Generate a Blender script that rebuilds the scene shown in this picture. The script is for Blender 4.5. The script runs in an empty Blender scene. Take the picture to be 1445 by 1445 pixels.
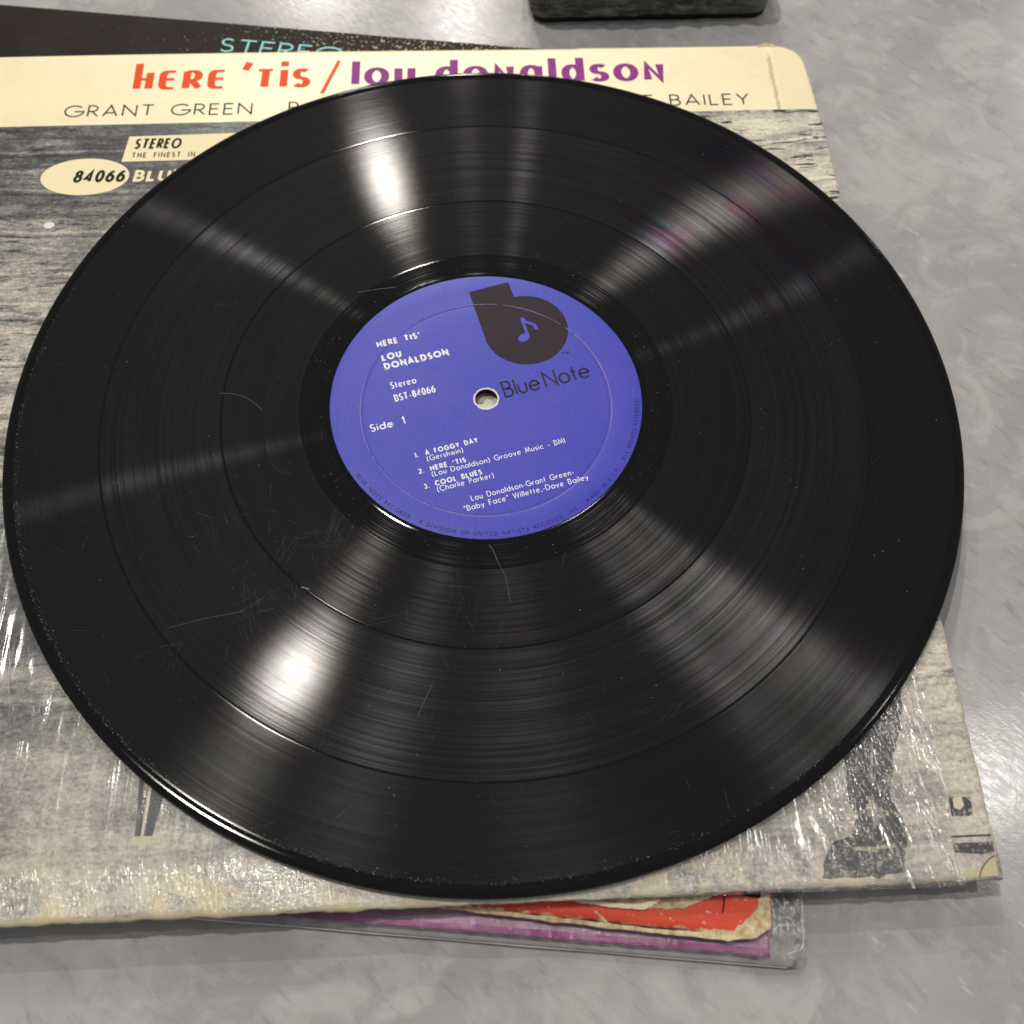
import bpy, bmesh, math, random
from mathutils import Vector, Matrix, noise as mnoise
from mathutils.geometry import tessellate_polygon

random.seed(7)
sc = bpy.context.scene
COL = sc.collection
MM = 0.001
R = math.radians

# ------------------------------------------------------------------ camera
cam = bpy.data.cameras.new("camera")
cam.sensor_width = 36.0
cam.sensor_fit = 'HORIZONTAL'
cam.lens = 36.0
cam.clip_start = 0.01
cam.clip_end = 50
cam.dof.use_dof = True
cam.dof.focus_distance = 0.318
cam.dof.aperture_fstop = 13.0
camo = bpy.data.objects.new("camera", cam)
COL.objects.link(camo)
PITCH, ROLL = 1.0969486, 0.0189347
fw = Vector((0, math.cos(PITCH), -math.sin(PITCH)))
up0 = Vector((0, math.sin(PITCH), math.cos(PITCH)))
rt0 = Vector((1, 0, 0))
rt = math.cos(ROLL) * rt0 + math.sin(ROLL) * up0
up = -math.sin(ROLL) * rt0 + math.cos(ROLL) * up0
m = Matrix((rt, up, -fw)).transposed().to_4x4()
m.translation = Vector((8.9326, -181.6963, 275.2374)) * MM
camo.matrix_world = m
sc.camera = camo

# ------------------------------------------------------------------ world, lamps, exposure
w = bpy.data.worlds.new("World")
sc.world = w
w.use_nodes = True
bg = w.node_tree.nodes["Background"]
bg.inputs[0].default_value = (0.98, 0.98, 1.0, 1)
bg.inputs[1].default_value = 0.25
# shop ceiling downlights about two metres above the counter
LAMPS = [
    # x, y, z (m), watts, diameter (m), colour
    (-0.388, 2.093, 2.0, 17.0, 0.055, (1.0, 0.93, 0.84)),
    (-0.487, 0.555, 2.0, 16.0, 0.070, (1.0, 0.93, 0.84)),
    (-0.198, 2.878, 2.0, 5.0, 0.07, (1.0, 0.95, 0.88)),
    (1.076, 0.347, 2.0, 5.5, 0.07, (1.0, 0.96, 0.92)),
    (-0.75, 3.35, 2.0, 18.0, 0.08, (1.0, 0.95, 0.88)),
    (1.98, 2.85, 2.0, 7.5, 0.12, (0.97, 0.98, 1.0)),
    (0.10, 3.75, 2.0, 18.0, 0.08, (1.0, 0.96, 0.90)),
]
for (x, y, z, pw, d, c) in LAMPS:
    l = bpy.data.lights.new("downlight", 'AREA')
    l.shape = 'DISK'
    l.size = d
    l.energy = pw
    l.color = c
    o = bpy.data.objects.new("downlight", l)
    COL.objects.link(o)
    o.location = (x, y, z)
    o.rotation_euler = (-Vector((x, y, z))).to_track_quat('-Z', 'Y').to_euler()
sc.view_settings.view_transform = 'Standard'
sc.view_settings.look = 'None'
sc.view_settings.exposure = 0.06
sc.view_settings.gamma = 1.0
sc.render.engine = 'CYCLES'
sc.cycles.max_bounces = 10
sc.cycles.transparent_max_bounces = 16
sc.cycles.caustics_reflective = False
sc.cycles.caustics_refractive = False

# ------------------------------------------------------------------ node helper
class G:
    def __init__(s, name):
        s.mat = bpy.data.materials.new(name)
        s.mat.use_nodes = True
        s.t = s.mat.node_tree
        s.t.nodes.clear()
        s.out = s.t.nodes.new('ShaderNodeOutputMaterial')
    def put(s, sock, v):
        if isinstance(v, bpy.types.NodeSocket):
            s.t.links.new(v, sock)
        elif isinstance(v, (tuple, list)):
            if len(v) == 3 and sock.type == 'RGBA':
                v = (*v, 1)
            sock.default_value = v
        elif v is not None:
            sock.default_value = v
    def n(s, typ, ins=None, out=0, **props):
        nd = s.t.nodes.new('ShaderNode' + typ)
        for k, v in props.items():
            setattr(nd, k, v)
        for k, v in (ins or {}).items():
            s.put(nd.inputs[k], v)
        return nd.outputs[out]
    def m(s, op, a, b=None, c=None, clamp=False):
        nd = s.t.nodes.new('ShaderNodeMath')
        nd.operation = op
        nd.use_clamp = clamp
        for i, v in enumerate((a, b, c)):
            if v is not None:
                s.put(nd.inputs[i], v)
        return nd.outputs[0]
    def vm(s, op, a, b=None, out=0):
        nd = s.t.nodes.new('ShaderNodeVectorMath')
        nd.operation = op
        s.put(nd.inputs[0], a)
        if b is not None:
            if op == 'SCALE':
                s.put(nd.inputs[3], b)
            else:
                s.put(nd.inputs[1], b)
        return nd.outputs[out]
    def mm(s):
        return s.vm('SCALE', s.n('TexCoord', out='Object'), 1000.0)
    def sep(s, v):
        nd = s.t.nodes.new('ShaderNodeSeparateXYZ')
        s.put(nd.inputs[0], v)
        return nd.outputs[0], nd.outputs[1], nd.outputs[2]
    def comb(s, x, y, z=0.0):
        return s.n('CombineXYZ', {0: x, 1: y, 2: z})
    def noise(s, vec, scale=1.0, detail=4.0, rough=0.55, dist=0.0, color=False):
        return s.n('TexNoise', {'Vector': vec, 'Scale': scale, 'Detail': detail, 'Roughness': rough, 'Distortion': dist},
                   out='Color' if color else 'Fac')
    def mr(s, v, a, b, c=0.0, d=1.0, smooth=True):
        return s.n('MapRange', {0: v, 1: a, 2: b, 3: c, 4: d}, interpolation_type='SMOOTHSTEP' if smooth else 'LINEAR')
    def mix(s, f, a, b, blend='MIX'):
        nd = s.t.nodes.new('ShaderNodeMix')
        nd.data_type = 'RGBA'
        nd.blend_type = blend
        s.put(nd.inputs[0], f)
        s.put(nd.inputs[6], a)
        s.put(nd.inputs[7], b)
        return nd.outputs[2]
    def ramp(s, f, stops, interp='LINEAR'):
        nd = s.t.nodes.new('ShaderNodeValToRGB')
        nd.color_ramp.interpolation = interp
        el = nd.color_ramp.elements
        while len(el) > 1:
            el.remove(el[-1])
        first = True
        for p, c in stops:
            if not isinstance(c, (tuple, list)):
                c = (c, c, c)
            e = el[0] if first else el.new(p)
            e.position = p
            e.color = (*c, 1)
            first = False
        s.put(nd.inputs[0], f)
        return nd.outputs[0]
    def bump(s, h, strength=0.3, dist=0.001, normal=None):
        return s.n('Bump', {'Height': h, 'Strength': strength, 'Distance': dist, 'Normal': normal})
    def pbr(s, color, rough=0.5, normal=None, **kw):
        ins = {'Base Color': color, 'Roughness': rough}
        if normal is not None:
            ins['Normal'] = normal
        for k, v in kw.items():
            ins[k] = v
        return s.n('BsdfPrincipled', ins)
    def done(s, shader):
        s.t.links.new(shader, s.out.inputs[0])
        return s.mat

# ------------------------------------------------------------------ object helpers
def empty(name, loc=(0, 0, 0), rz=0.0, label=None, cat=None, group=None):
    o = bpy.data.objects.new(name, None)
    COL.objects.link(o)
    o.location = [v * MM for v in loc]
    o.rotation_euler = (0, 0, rz)
    o.empty_display_size = 0.02
    if label: o['label'] = label
    if cat: o['category'] = cat
    if group: o['group'] = group
    return o

def mesh(name, verts, faces, mat, parent=None, smooth=False, rz=0.0, kind=None, label=None):
    me = bpy.data.meshes.new(name)
    me.from_pydata([(x * MM, y * MM, z * MM) for x, y, z in verts], [], faces)
    me.update()
    bm = bmesh.new()
    bm.from_mesh(me)
    if smooth:
        bmesh.ops.recalc_face_normals(bm, faces=bm.faces)
        for f in bm.faces:
            f.smooth = True
    bm.to_mesh(me)
    bm.free()
    me.materials.append(mat)
    o = bpy.data.objects.new(name, me)
    COL.objects.link(o)
    o.parent = parent
    o.rotation_euler = (0, 0, rz)
    if kind: o['kind'] = kind
    if label: o['label'] = label
    return o

def n3(x, y, z=0.0):
    return mnoise.noise(Vector((x, y, z)))

def lathe(profile, seg=360, hole=False):
    vs, fs = [], []
    n = len(profile)
    for i in range(seg):
        a = 2 * math.pi * i / seg
        for r, z in profile:
            vs.append((r * math.cos(a), r * math.sin(a), z))
    for i in range(seg):
        j = (i + 1) % seg
        for k in range(n - 1):
            fs.append((i * n + k, j * n + k, j * n + k + 1, i * n + k + 1))
    return vs, fs

# ------------------------------------------------------------------ stroke lettering
def A_(cx, cy, rx, ry, a0, a1, n=None):
    n = n or max(3, int(abs(a1 - a0) / 12))
    return [(cx + rx * math.cos(R(a0 + (a1 - a0) * i / n)), cy + ry * math.sin(R(a0 + (a1 - a0) * i / n))) for i in range(n + 1)]

XH = 0.62
def O_(cx, cy, rx, ry):
    return A_(cx, cy, rx, ry, 90, 450, 30)
FONT = {
 'A': (.74, [[(0, 0), (.37, 1), (.74, 0)], [(.13, .3), (.61, .3)]]),
 'B': (.52, [[(.24, .52), (0, .52)], [(0, 0), (0, 1), (.22, 1)] + A_(.22, .76, .24, .24, 90, -90) + A_(.25, .26, .27, .26, 90, -90) + [(0, 0)]]),
 'C': (.78, [A_(.5, .5, .5, .5, 48, 312)]),
 'D': (.7, [[(0, 0), (0, 1), (.22, 1)] + A_(.22, .5, .48, .5, 90, -90) + [(0, 0), (0, .1)]]),
 'E': (.46, [[(.46, 1), (0, 1), (0, 0), (.46, 0)], [(0, .52), (.42, .52)]]),
 'F': (.44, [[(.44, 1), (0, 1), (0, 0)], [(0, .52), (.4, .52)]]),
 'G': (.94, [A_(.5, .5, .5, .5, 45, 355) + [(.94, .46), (.52, .46)]]),
 'H': (.64, [[(0, 0), (0, 1)], [(.64, 0), (.64, 1)], [(0, .52), (.64, .52)]]),
 'I': (.0, [[(0, 0), (0, 1)]]),
 'J': (.3, [[(.3, 1), (.3, .2)] + A_(.12, .2, .18, .2, 0, -120)]),
 'K': (.55, [[(0, 0), (0, 1)], [(.52, 1), (.04, .46)], [(.18, .6), (.58, 0)]]),
 'L': (.42, [[(0, 1), (0, 0), (.42, 0)]]),
 'M': (.86, [[(0, 0), (.12, 1), (.43, .2), (.74, 1), (.86, 0)]]),
 'N': (.7, [[(0, 0), (0, 1), (.7, 0), (.7, 1)]]),
 'O': (1.0, [O_(.5, .5, .5, .5)]),
 'P': (.46, [[(0, 0), (0, 1), (.2, 1)] + A_(.2, .73, .27, .27, 90, -90) + [(0, .46)]]),
 'Q': (1.0, [O_(.5, .5, .5, .5), [(.6, .3), (.95, -.05)]]),
 'R': (.5, [[(0, 0), (0, 1), (.2, 1)] + A_(.2, .73, .27, .27, 90, -90) + [(0, .46)], [(.2, .46), (.52, 0)]]),
 'S': (.46, [A_(.23, .75, .21, .25, 40, 250) + [(.26, .5)] + A_(.23, .25, .23, .25, 65, -145)]),
 'T': (.6, [[(0, 1), (.6, 1)], [(.3, 1), (.3, 0)]]),
 'U': (.6, [[(0, 1), (0, .3)] + A_(.3, .3, .3, .3, 180, 360) + [(.6, 1)]]),
 'V': (.7, [[(0, 1), (.35, 0), (.7, 1)]]),
 'W': (1.04, [[(0, 1), (.26, 0), (.52, 1), (.78, 0), (1.04, 1)]]),
 'X': (.64, [[(0, 0), (.64, 1)], [(0, 1), (.64, 0)]]),
 'Y': (.64, [[(0, 1), (.32, .48), (.64, 1)], [(.32, .5), (.32, 0)]]),
 'Z': (.56, [[(0, 1), (.54, 1), (0, 0), (.56, 0)]]),
 'a': (.58, [O_(.29, .31, .29, .31), [(.58, 0), (.58, .62)]]),
 'b': (.58, [O_(.29, .31, .29, .31), [(0, 0), (0, 1)]]),
 'c': (.48, [A_(.3, .31, .3, .31, 50, 310)]),
 'd': (.58, [O_(.29, .31, .29, .31), [(.58, 0), (.58, 1)]]),
 'e': (.58, [[(.02, .33), (.57, .33)] + A_(.29, .31, .29, .31, 0, 315)]),
 'f': (.28, [A_(.24, .8, .14, .2, 70, 180) + [(.1, 0)], [(0, .6), (.26, .6)]]),
 'g': (.58, [O_(.29, .31, .29, .31), [(.58, .62), (.58, -.05)] + A_(.3, -.05, .28, .25, 0, -150)]),
 'h': (.48, [[(0, 0), (0, 1)], [(0, .36)] + A_(.24, .36, .24, .25, 180, 0) + [(.48, 0)]]),
 'i': (.0, [[(0, 0), (0, .62)], [(0, .8), (0, .93)]]),
 'k': (.42, [[(0, 0), (0, 1)], [(.4, .62), (.03, .28)], [(.14, .38), (.44, 0)]]),
 'l': (.0, [[(0, 0), (0, 1)]]),
 'm': (.8, [[(0, 0), (0, .62)], [(0, .4)] + A_(.2, .4, .2, .21, 180, 0) + [(.4, 0)], [(.4, .4)] + A_(.6, .4, .2, .21, 180, 0) + [(.8, 0)]]),
 'n': (.46, [[(0, 0), (0, .62)], [(0, .37)] + A_(.23, .37, .23, .25, 180, 0) + [(.46, 0)]]),
 'o': (.6, [O_(.3, .31, .3, .31)]),
 'r': (.26, [[(0, 0), (0, .62)], A_(.22, .38, .22, .22, 180, 70)]),
 's': (.34, [A_(.17, .46, .15, .16, 35, 250) + [(.19, .32)] + A_(.16, .15, .17, .16, 70, -150)]),
 't': (.26, [[(.12, 0), (.12, .9)], [(0, .6), (.27, .6)]]),
 'u': (.46, [[(0, .62), (0, .25)] + A_(.23, .25, .23, .25, 180, 360) + [(.46, .62)]]),
 'v': (.48, [[(0, .62), (.24, 0), (.48, .62)]]),
 'w': (.74, [[(0, .62), (.19, 0), (.37, .6), (.55, 0), (.74, .62)]]),
 'y': (.48, [[(0, .62), (.25, .02)], [(.48, .62), (.14, -.28)]]),
 '0': (.52, [O_(.26, .5, .26, .5)]),
 '1': (.2, [[(0, .84), (.18, 1), (.18, 0)]]),
 '2': (.5, [A_(.25, .74, .25, .26, 170, -35) + [(0, 0), (.52, 0)]]),
 '3': (.46, [A_(.22, .75, .21, .25, 150, -80), A_(.22, .26, .25, .26, 80, -150)]),
 '4': (.56, [[(.42, 0), (.42, 1), (0, .26), (.56, .26)]]),
 '6': (.52, [O_(.26, .3, .26, .3), [(.03, .42)] + A_(.62, .4, .6, .6, 168, 105)]),
 '8': (.5, [O_(.25, .76, .21, .24), O_(.25, .27, .25, .27)]),
 '(': (.2, [A_(.36, .4, .36, .62, 115, 245)]),
 ')': (.2, [A_(-.16, .4, .36, .62, 65, -65)]),
 '.': (.0, [[(0, -.03), (0, .11)]]),
 ',': (.06, [[(.06, .1), (0, -.14)]]),
 '-': (.26, [[(0, .33), (.26, .33)]]),
 "'": (.04, [[(.06, 1), (0, .72)]]),
 '"': (.2, [[(.06, 1), (.02, .72)], [(.22, 1), (.18, .72)]]),
 '/': (.4, [[(0, -.08), (.4, 1.06)]]),
 '*': (.0, [[(0, .42), (0, .6)]]),
}
# display face of the sleeve title: squat capitals next to tall ascenders
X2 = 0.66
TITLE = {
 'h': (.52, [[(.06, 0), (.03, 1)], [(.1, .37), (.46, .37)], [(.48, 0), (.48, X2 - .03)]]),
 'E': (.46, [[(.46, X2)] + A_(.2, .49, .17, .17, 90, 180) + A_(.2, .17, .17, .17, 180, 270) + [(.46, 0)], [(.05, .35), (.44, .35)]]),
 'R': (.5, [[(.03, 0), (.03, X2)], [(.03, X2), (.25, X2)] + A_(.25, .48, .2, .18, 90, -90) + [(.12, .3)], [(.22, .3), (.5, 0)]]),
 "'": (.1, [[(.14, .98), (.1, .88), (0, .68)]]),
 'T': (.5, [[(0, X2), (.5, X2)], [(.27, X2), (.25, 0)]]),
 'i': (.06, [[(.03, 0), (.03, X2)], [(.03, .8), (.03, 1.0)]]),
 's': (.42, [A_(.21, .49, .19, .17, 35, 250) + [(.23, .33)] + A_(.2, .165, .2, .165, 65, -150)]),
 'l': (.05, [[(.03, 0), (.03, 1)]]),
 'o': (.58, [O_(.29, .33, .29, .33)]),
 'u': (.5, [[(.04, X2), (.04, .22)] + A_(.26, .22, .22, .22, 180, 360) + [(.48, X2)]]),
 'd': (.56, [O_(.27, .33, .25, .33), [(.52, 0), (.52, 1)]]),
 'n': (.52, [[(.04, 0), (.04, X2), (.48, 0), (.48, X2)]]),
 'a': (.56, [O_(.27, .33, .25, .33), [(.52, 0), (.52, X2)]]),
 '/': (.3, [[(0, -.12), (.3, 1.02)]]),
}

def ribbon(pts, hw, contrast, vs, fs, xf, zoff):
    """one pen stroke as a mitred strip; horizontals thinner when contrast < 1"""
    q = [pts[0]]
    for p in pts[1:]:
        if math.hypot(p[0] - q[-1][0], p[1] - q[-1][1]) > 1e-6:
            q.append(p)
    closed = len(q) > 3 and math.hypot(q[0][0] - q[-1][0], q[0][1] - q[-1][1]) < 1e-4
    if closed:
        q = q[:-1]
    n = len(q)
    if n < 2:
        return
    segs = n if closed else n - 1
    dirs = []
    for i in range(segs):
        a, b = q[i], q[(i + 1) % n]
        L = math.hypot(b[0] - a[0], b[1] - a[1])
        dirs.append(((b[0] - a[0]) / L, (b[1] - a[1]) / L))
    def wid(d):
        return hw * (contrast + (1 - contrast) * abs(d[1]) ** 1.3)
    base = len(vs)
    for i in range(n):
        if closed:
            d0, d1 = dirs[i - 1], dirs[i]
        else:
            d0, d1 = dirs[max(0, i - 1)], dirs[min(segs - 1, i)]
        w0, w1 = wid(d0), wid(d1)
        n0, n1 = (-d0[1], d0[0]), (-d1[1], d1[0])
        cr = d0[0] * d1[1] - d0[1] * d1[0]
        dt = d0[0] * d1[0] + d0[1] * d1[1]
        p = q[i]
        if abs(cr) < 0.05 or dt < -0.93:
            wa = (w0 + w1) / 2
            o = (n0[0] * wa, n0[1] * wa)
        else:
            # offset lines meet: solve o.n0 = w0, o.n1 = w1
            det = n0[0] * n1[1] - n0[1] * n1[0]
            o = ((w0 * n1[1] - w1 * n0[1]) / det, (n0[0] * w1 - n1[0] * w0) / det)
            L = math.hypot(*o)
            mx = (2.8 if contrast == 1 else 1.6) * max(w0, w1)
            if L > mx:
                o = (o[0] * mx / L, o[1] * mx / L)
        vs.append(xf(p[0] + o[0], p[1] + o[1], zoff))
        vs.append(xf(p[0] - o[0], p[1] - o[1], zoff))
    for i in range(segs):
        a, b = base + 2 * i, base + 2 * ((i + 1) % n)
        fs.append((a, a + 1, b + 1, b))

def lay(text, cap, weight, gap, space, font, contrast=1.0, width=None, slant=0.0, wide=1.0):
    """list of stroke polylines in mm with the text's left end at x = 0; scaled sideways to `width`"""
    hw = weight / 2
    k = cap - weight
    def run(s):
        x, out = 0.0, []
        first = True
        for ch in text:
            if ch == ' ':
                x += space * cap * s
                continue
            adv, strokes = font[ch]
            if not first:
                x += gap * cap * s
            first = False
            for st in strokes:
                out.append([(x + hw + px * k * wide * s + slant * (py * k + hw), hw + py * k) for px, py in st])
            x += adv * k * wide * s + weight
        return x, out
    x, out = run(1.0)
    if width:
        s = 1.0
        for _ in range(12):
            s *= width / x
            x, out = run(s)
    return x, out, hw

def text(specs, name, mat, parent, zf, rz=0.0, label=None, place=None):
    """specs: (string, x, y, options) -> one printed mesh; zf(x, y) gives the paper's height"""
    vs, fs = [], []
    for (s, x0, y0, o) in specs:
        o = dict(o)
        font = o.pop('font', FONT)
        tilt = R(o.pop('tilt', 0.0))
        right = o.pop('right', False)
        con = o.get('contrast', 1.0)
        W, strokes, hw = lay(s, o['cap'], o['weight'], o.get('gap', .16), o.get('space', .4), font, con,
                             o.get('width'), o.get('slant', 0.0), o.get('wide', 1.0))
        c, sn = math.cos(tilt), math.sin(tilt)
        def xf(px, py, z):
            X, Y = x0 + px * c - py * sn, y0 + px * sn + py * c
            return (X, Y, zf(X, Y) + z)
        rad = o.get('radius')
        if rad:
            a0 = R(o['angle'])
            def xf(px, py, z):
                a = a0 + px / rad
                r = rad - py
                X, Y = r * math.cos(a), r * math.sin(a)
                return (X, Y, zf(X, Y) + z)
        for i, st in enumerate(strokes):
            ribbon(st, hw, con, vs, fs, xf, 0.006 * (i % 5))
    return mesh(name, vs, fs, mat, parent, rz=rz, label=label)

def flat(name, pts, mat, parent, zf, rz=0.0, label=None):
    """a printed patch: fan-filled outline"""
    vs = [(x, y, zf(x, y)) for x, y in pts]
    tris = tessellate_polygon([[Vector((x, y, 0)) for x, y in pts]])
    return mesh(name, vs, [tuple(t) for t in tris], mat, parent, rz=rz, label=label)

# ------------------------------------------------------------------ materials
def ink(name, col, rough=0.6, wear=0.0, wear_col=(.8, .7, .5)):
    g = G(name)
    v = g.mm()
    c = g.mix(g.m('MULTIPLY', g.noise(v, .5, 5), 0.35), col, tuple(x * .8 for x in col))
    if wear:
        f = g.mr(g.noise(v, .9, 8, .7), .66 - wear * .2, .72 - wear * .2)
        c = g.mix(g.m('MULTIPLY', f, .8), c, wear_col)
    return g.done(g.pbr(c, rough, **{'Specular IOR Level': .12}))

def mat_table():
    g = G("grey_stone_laminate")
    v = g.mm()
    x, y, z = g.sep(v)
    big = g.noise(v, .012, 5, .6, .6)
    mid = g.noise(v, .05, 6, .62, 1.0)
    c = g.mix(g.mr(big, .3, .7), (.325, .320, .322), (.418, .410, .405))
    c = g.mix(g.m('MULTIPLY', g.mr(mid, .45, .68), .75), c, (.49, .475, .46))
    # short slanting smudges, brushed from upper left to lower right
    a = R(-42)
    rx = g.m('ADD', g.m('MULTIPLY', x, math.cos(a)), g.m('MULTIPLY', y, math.sin(a)))
    ry = g.m('SUBTRACT', g.m('MULTIPLY', y, math.cos(a)), g.m('MULTIPLY', x, math.sin(a)))
    st = g.comb(g.m('MULTIPLY', rx, .09), g.m('MULTIPLY', ry, .28), 0.0)
    smd = g.noise(st, 1.0, 5, .6, .5)
    c = g.mix(g.m('MULTIPLY', g.mr(smd, .57, .76), .45), c, (.20, .195, .20))
    wht = g.noise(g.vm('ADD', st, (31.0, 17.0, 3.0)), 1.25, 6, .66, .4)
    c = g.mix(g.m('MULTIPLY', g.mr(wht, .62, .76), .55), c, (.72, .70, .67))
    cl = g.noise(g.vm('MULTIPLY', st, (.45, .40, 1)), 1.0, 6, .68, 1.2)
    c = g.mix(g.m('MULTIPLY', g.mr(cl, .50, .70), .45), c, (.265, .252, .248))
    fine = g.noise(v, 2.2, 4, .7)
    c = g.mix(g.m('MULTIPLY', g.mr(fine, .52, .75), .32), c, (.22, .215, .22))
    r = g.mr(g.noise(st, 2.4, 5, .6), .3, .75, .14, .22)
    h = g.m('ADD', g.m('MULTIPLY', g.noise(v, 1.6, 3), .5), g.noise(st, 3.0, 4))
    return g.done(g.pbr(c, r, g.bump(h, .10, .00025), **{'Specular IOR Level': .26}))

def mat_vinyl():
    g = G("black_vinyl")
    pos = g.mm()
    x, y, z = g.sep(pos)
    r = g.m('SQRT', g.m('ADD', g.m('MULTIPLY', x, x), g.m('MULTIPLY', y, y)))
    ux, uy = g.m('DIVIDE', x, r), g.m('DIVIDE', y, r)
    tang = g.comb(g.m('MULTIPLY', uy, -1.0), ux, 0.0)
    # ring noises: nearly constant along the groove
    rv = g.comb(g.m('MULTIPLY', ux, .35), g.m('MULTIPLY', uy, .35), g.m('MULTIPLY', r, .95))
    ring1 = g.noise(rv, 1.0, 4, .65)
    rv2 = g.comb(g.m('MULTIPLY', ux, 1.6), g.m('MULTIPLY', uy, 1.6), g.m('MULTIPLY', r, 3.4))
    ring2 = g.noise(rv2, 1.0, 2, .6)
    # zones
    def band(a, b, s=.35):
        return g.m('MULTIPLY', g.mr(r, a - s, a + s), g.mr(r, b - s, b + s, 1.0, 0.0))
    groove = g.m('ADD', g.m('ADD', band(59.6, 83.85, .22), band(84.55, 121.25, .22)), band(121.95, 147.2, .22))
    loud = band(84.7, 121.0)
    quiet = band(122.3, 147.2)
    line = g.mr(g.m('ADD', g.m('MULTIPLY', ring1, .5), g.m('MULTIPLY', ring2, .5)), .36, .66, .30, 1.65)
    amp = g.m('ADD', .8, g.m('SUBTRACT', g.m('MULTIPLY', loud, .55), g.m('MULTIPLY', quiet, .15)))
    linec = g.m('MULTIPLY', line, amp)
    linec = g.mix(g.m('MULTIPLY', quiet, .40), linec, (.8, .8, .8))
    patch = g.noise(pos, .03, 5, .6, .4)
    spec = g.m('MULTIPLY', g.m('MULTIPLY', linec, groove), g.mr(patch, .3, .7, .75, 1.2))
    wax = g.m('MULTIPLY', band(51.4, 59.0), g.mr(ring2, .50, .62, .08, .9))
    spec = g.m('ADD', spec, wax)
    # faint diffraction tint of the groove highlight
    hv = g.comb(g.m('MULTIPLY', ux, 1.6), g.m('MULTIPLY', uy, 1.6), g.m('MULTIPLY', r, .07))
    rainbow = g.mr(g.m('ADD', g.m('MULTIPLY', ux, .80), g.m('MULTIPLY', uy, .60)), .86, .97)      # rainbow reflection painted into the tint of this sector
    sat = g.m('MULTIPLY', g.mr(g.noise(hv, 1.2, 2), .42, .66), g.m('ADD', .09, g.m('MULTIPLY', g.m('MULTIPLY', rainbow, g.mr(r, 84, 92)), .34)))
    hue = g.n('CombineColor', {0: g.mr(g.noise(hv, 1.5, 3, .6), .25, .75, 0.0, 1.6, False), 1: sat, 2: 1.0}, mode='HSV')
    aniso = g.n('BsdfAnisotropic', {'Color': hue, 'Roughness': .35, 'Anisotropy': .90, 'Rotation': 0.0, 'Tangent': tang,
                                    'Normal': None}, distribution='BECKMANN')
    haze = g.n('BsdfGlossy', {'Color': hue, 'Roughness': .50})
    # smooth top of the disc
    nrm = g.bump(g.m('MULTIPLY', g.m('ADD', g.m('MULTIPLY', ring2, .5), ring1), groove), .035, .0003)
    rough = g.mr(groove, 0.0, 1.0, .11, .118)
    smear = g.noise(pos, .06, 6, .65)
    rough = g.m('ADD', rough, g.m('MULTIPLY', g.mr(smear, .5, .8), .018))
    body = g.n('BsdfDiffuse', {'Color': (.005, .005, .0055), 'Normal': nrm})
    shine = g.n('BsdfAnisotropic', {'Color': (1, 1, 1), 'Roughness': rough, 'Anisotropy': g.m('MULTIPLY', groove, .22), 'Tangent': tang, 'Normal': nrm}, distribution='BECKMANN')
    base = g.n('MixShader', {0: g.m('MULTIPLY', g.n('Fresnel', {'IOR': 1.5, 'Normal': nrm}), g.mr(groove, 0, 1, .5, .090)), 1: body, 2: shine})
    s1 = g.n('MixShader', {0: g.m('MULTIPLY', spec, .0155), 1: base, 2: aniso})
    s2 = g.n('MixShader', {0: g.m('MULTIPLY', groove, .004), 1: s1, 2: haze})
    return g.done(s2)

def mat_label():
    g = G("blue_label_paper")
    v = g.mm()
    fib = g.noise(g.vm('MULTIPLY', v, (3.2, .35, 1.0)), 1.0, 4, .7)
    c = g.mix(g.mr(fib, .35, .75), (.036, .047, .44), (.058, .070, .51))
    c = g.mix(g.m('MULTIPLY', g.mr(g.noise(v, .035, 3), .4, .7), .4), c, (.082, .068, .47))
    spk = g.mr(g.noise(v, 1.1, 3, .7), .74, .8)
    c = g.mix(g.m('MULTIPLY', spk, .5), c, (.35, .35, .75))
    x, y, z = g.sep(v)
    h = g.m('ADD', fib, g.noise(v, 4.0, 3))
    return g.done(g.pbr(c, .42, g.bump(h, .12, .0002), **{'Specular IOR Level': .3}))

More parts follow.
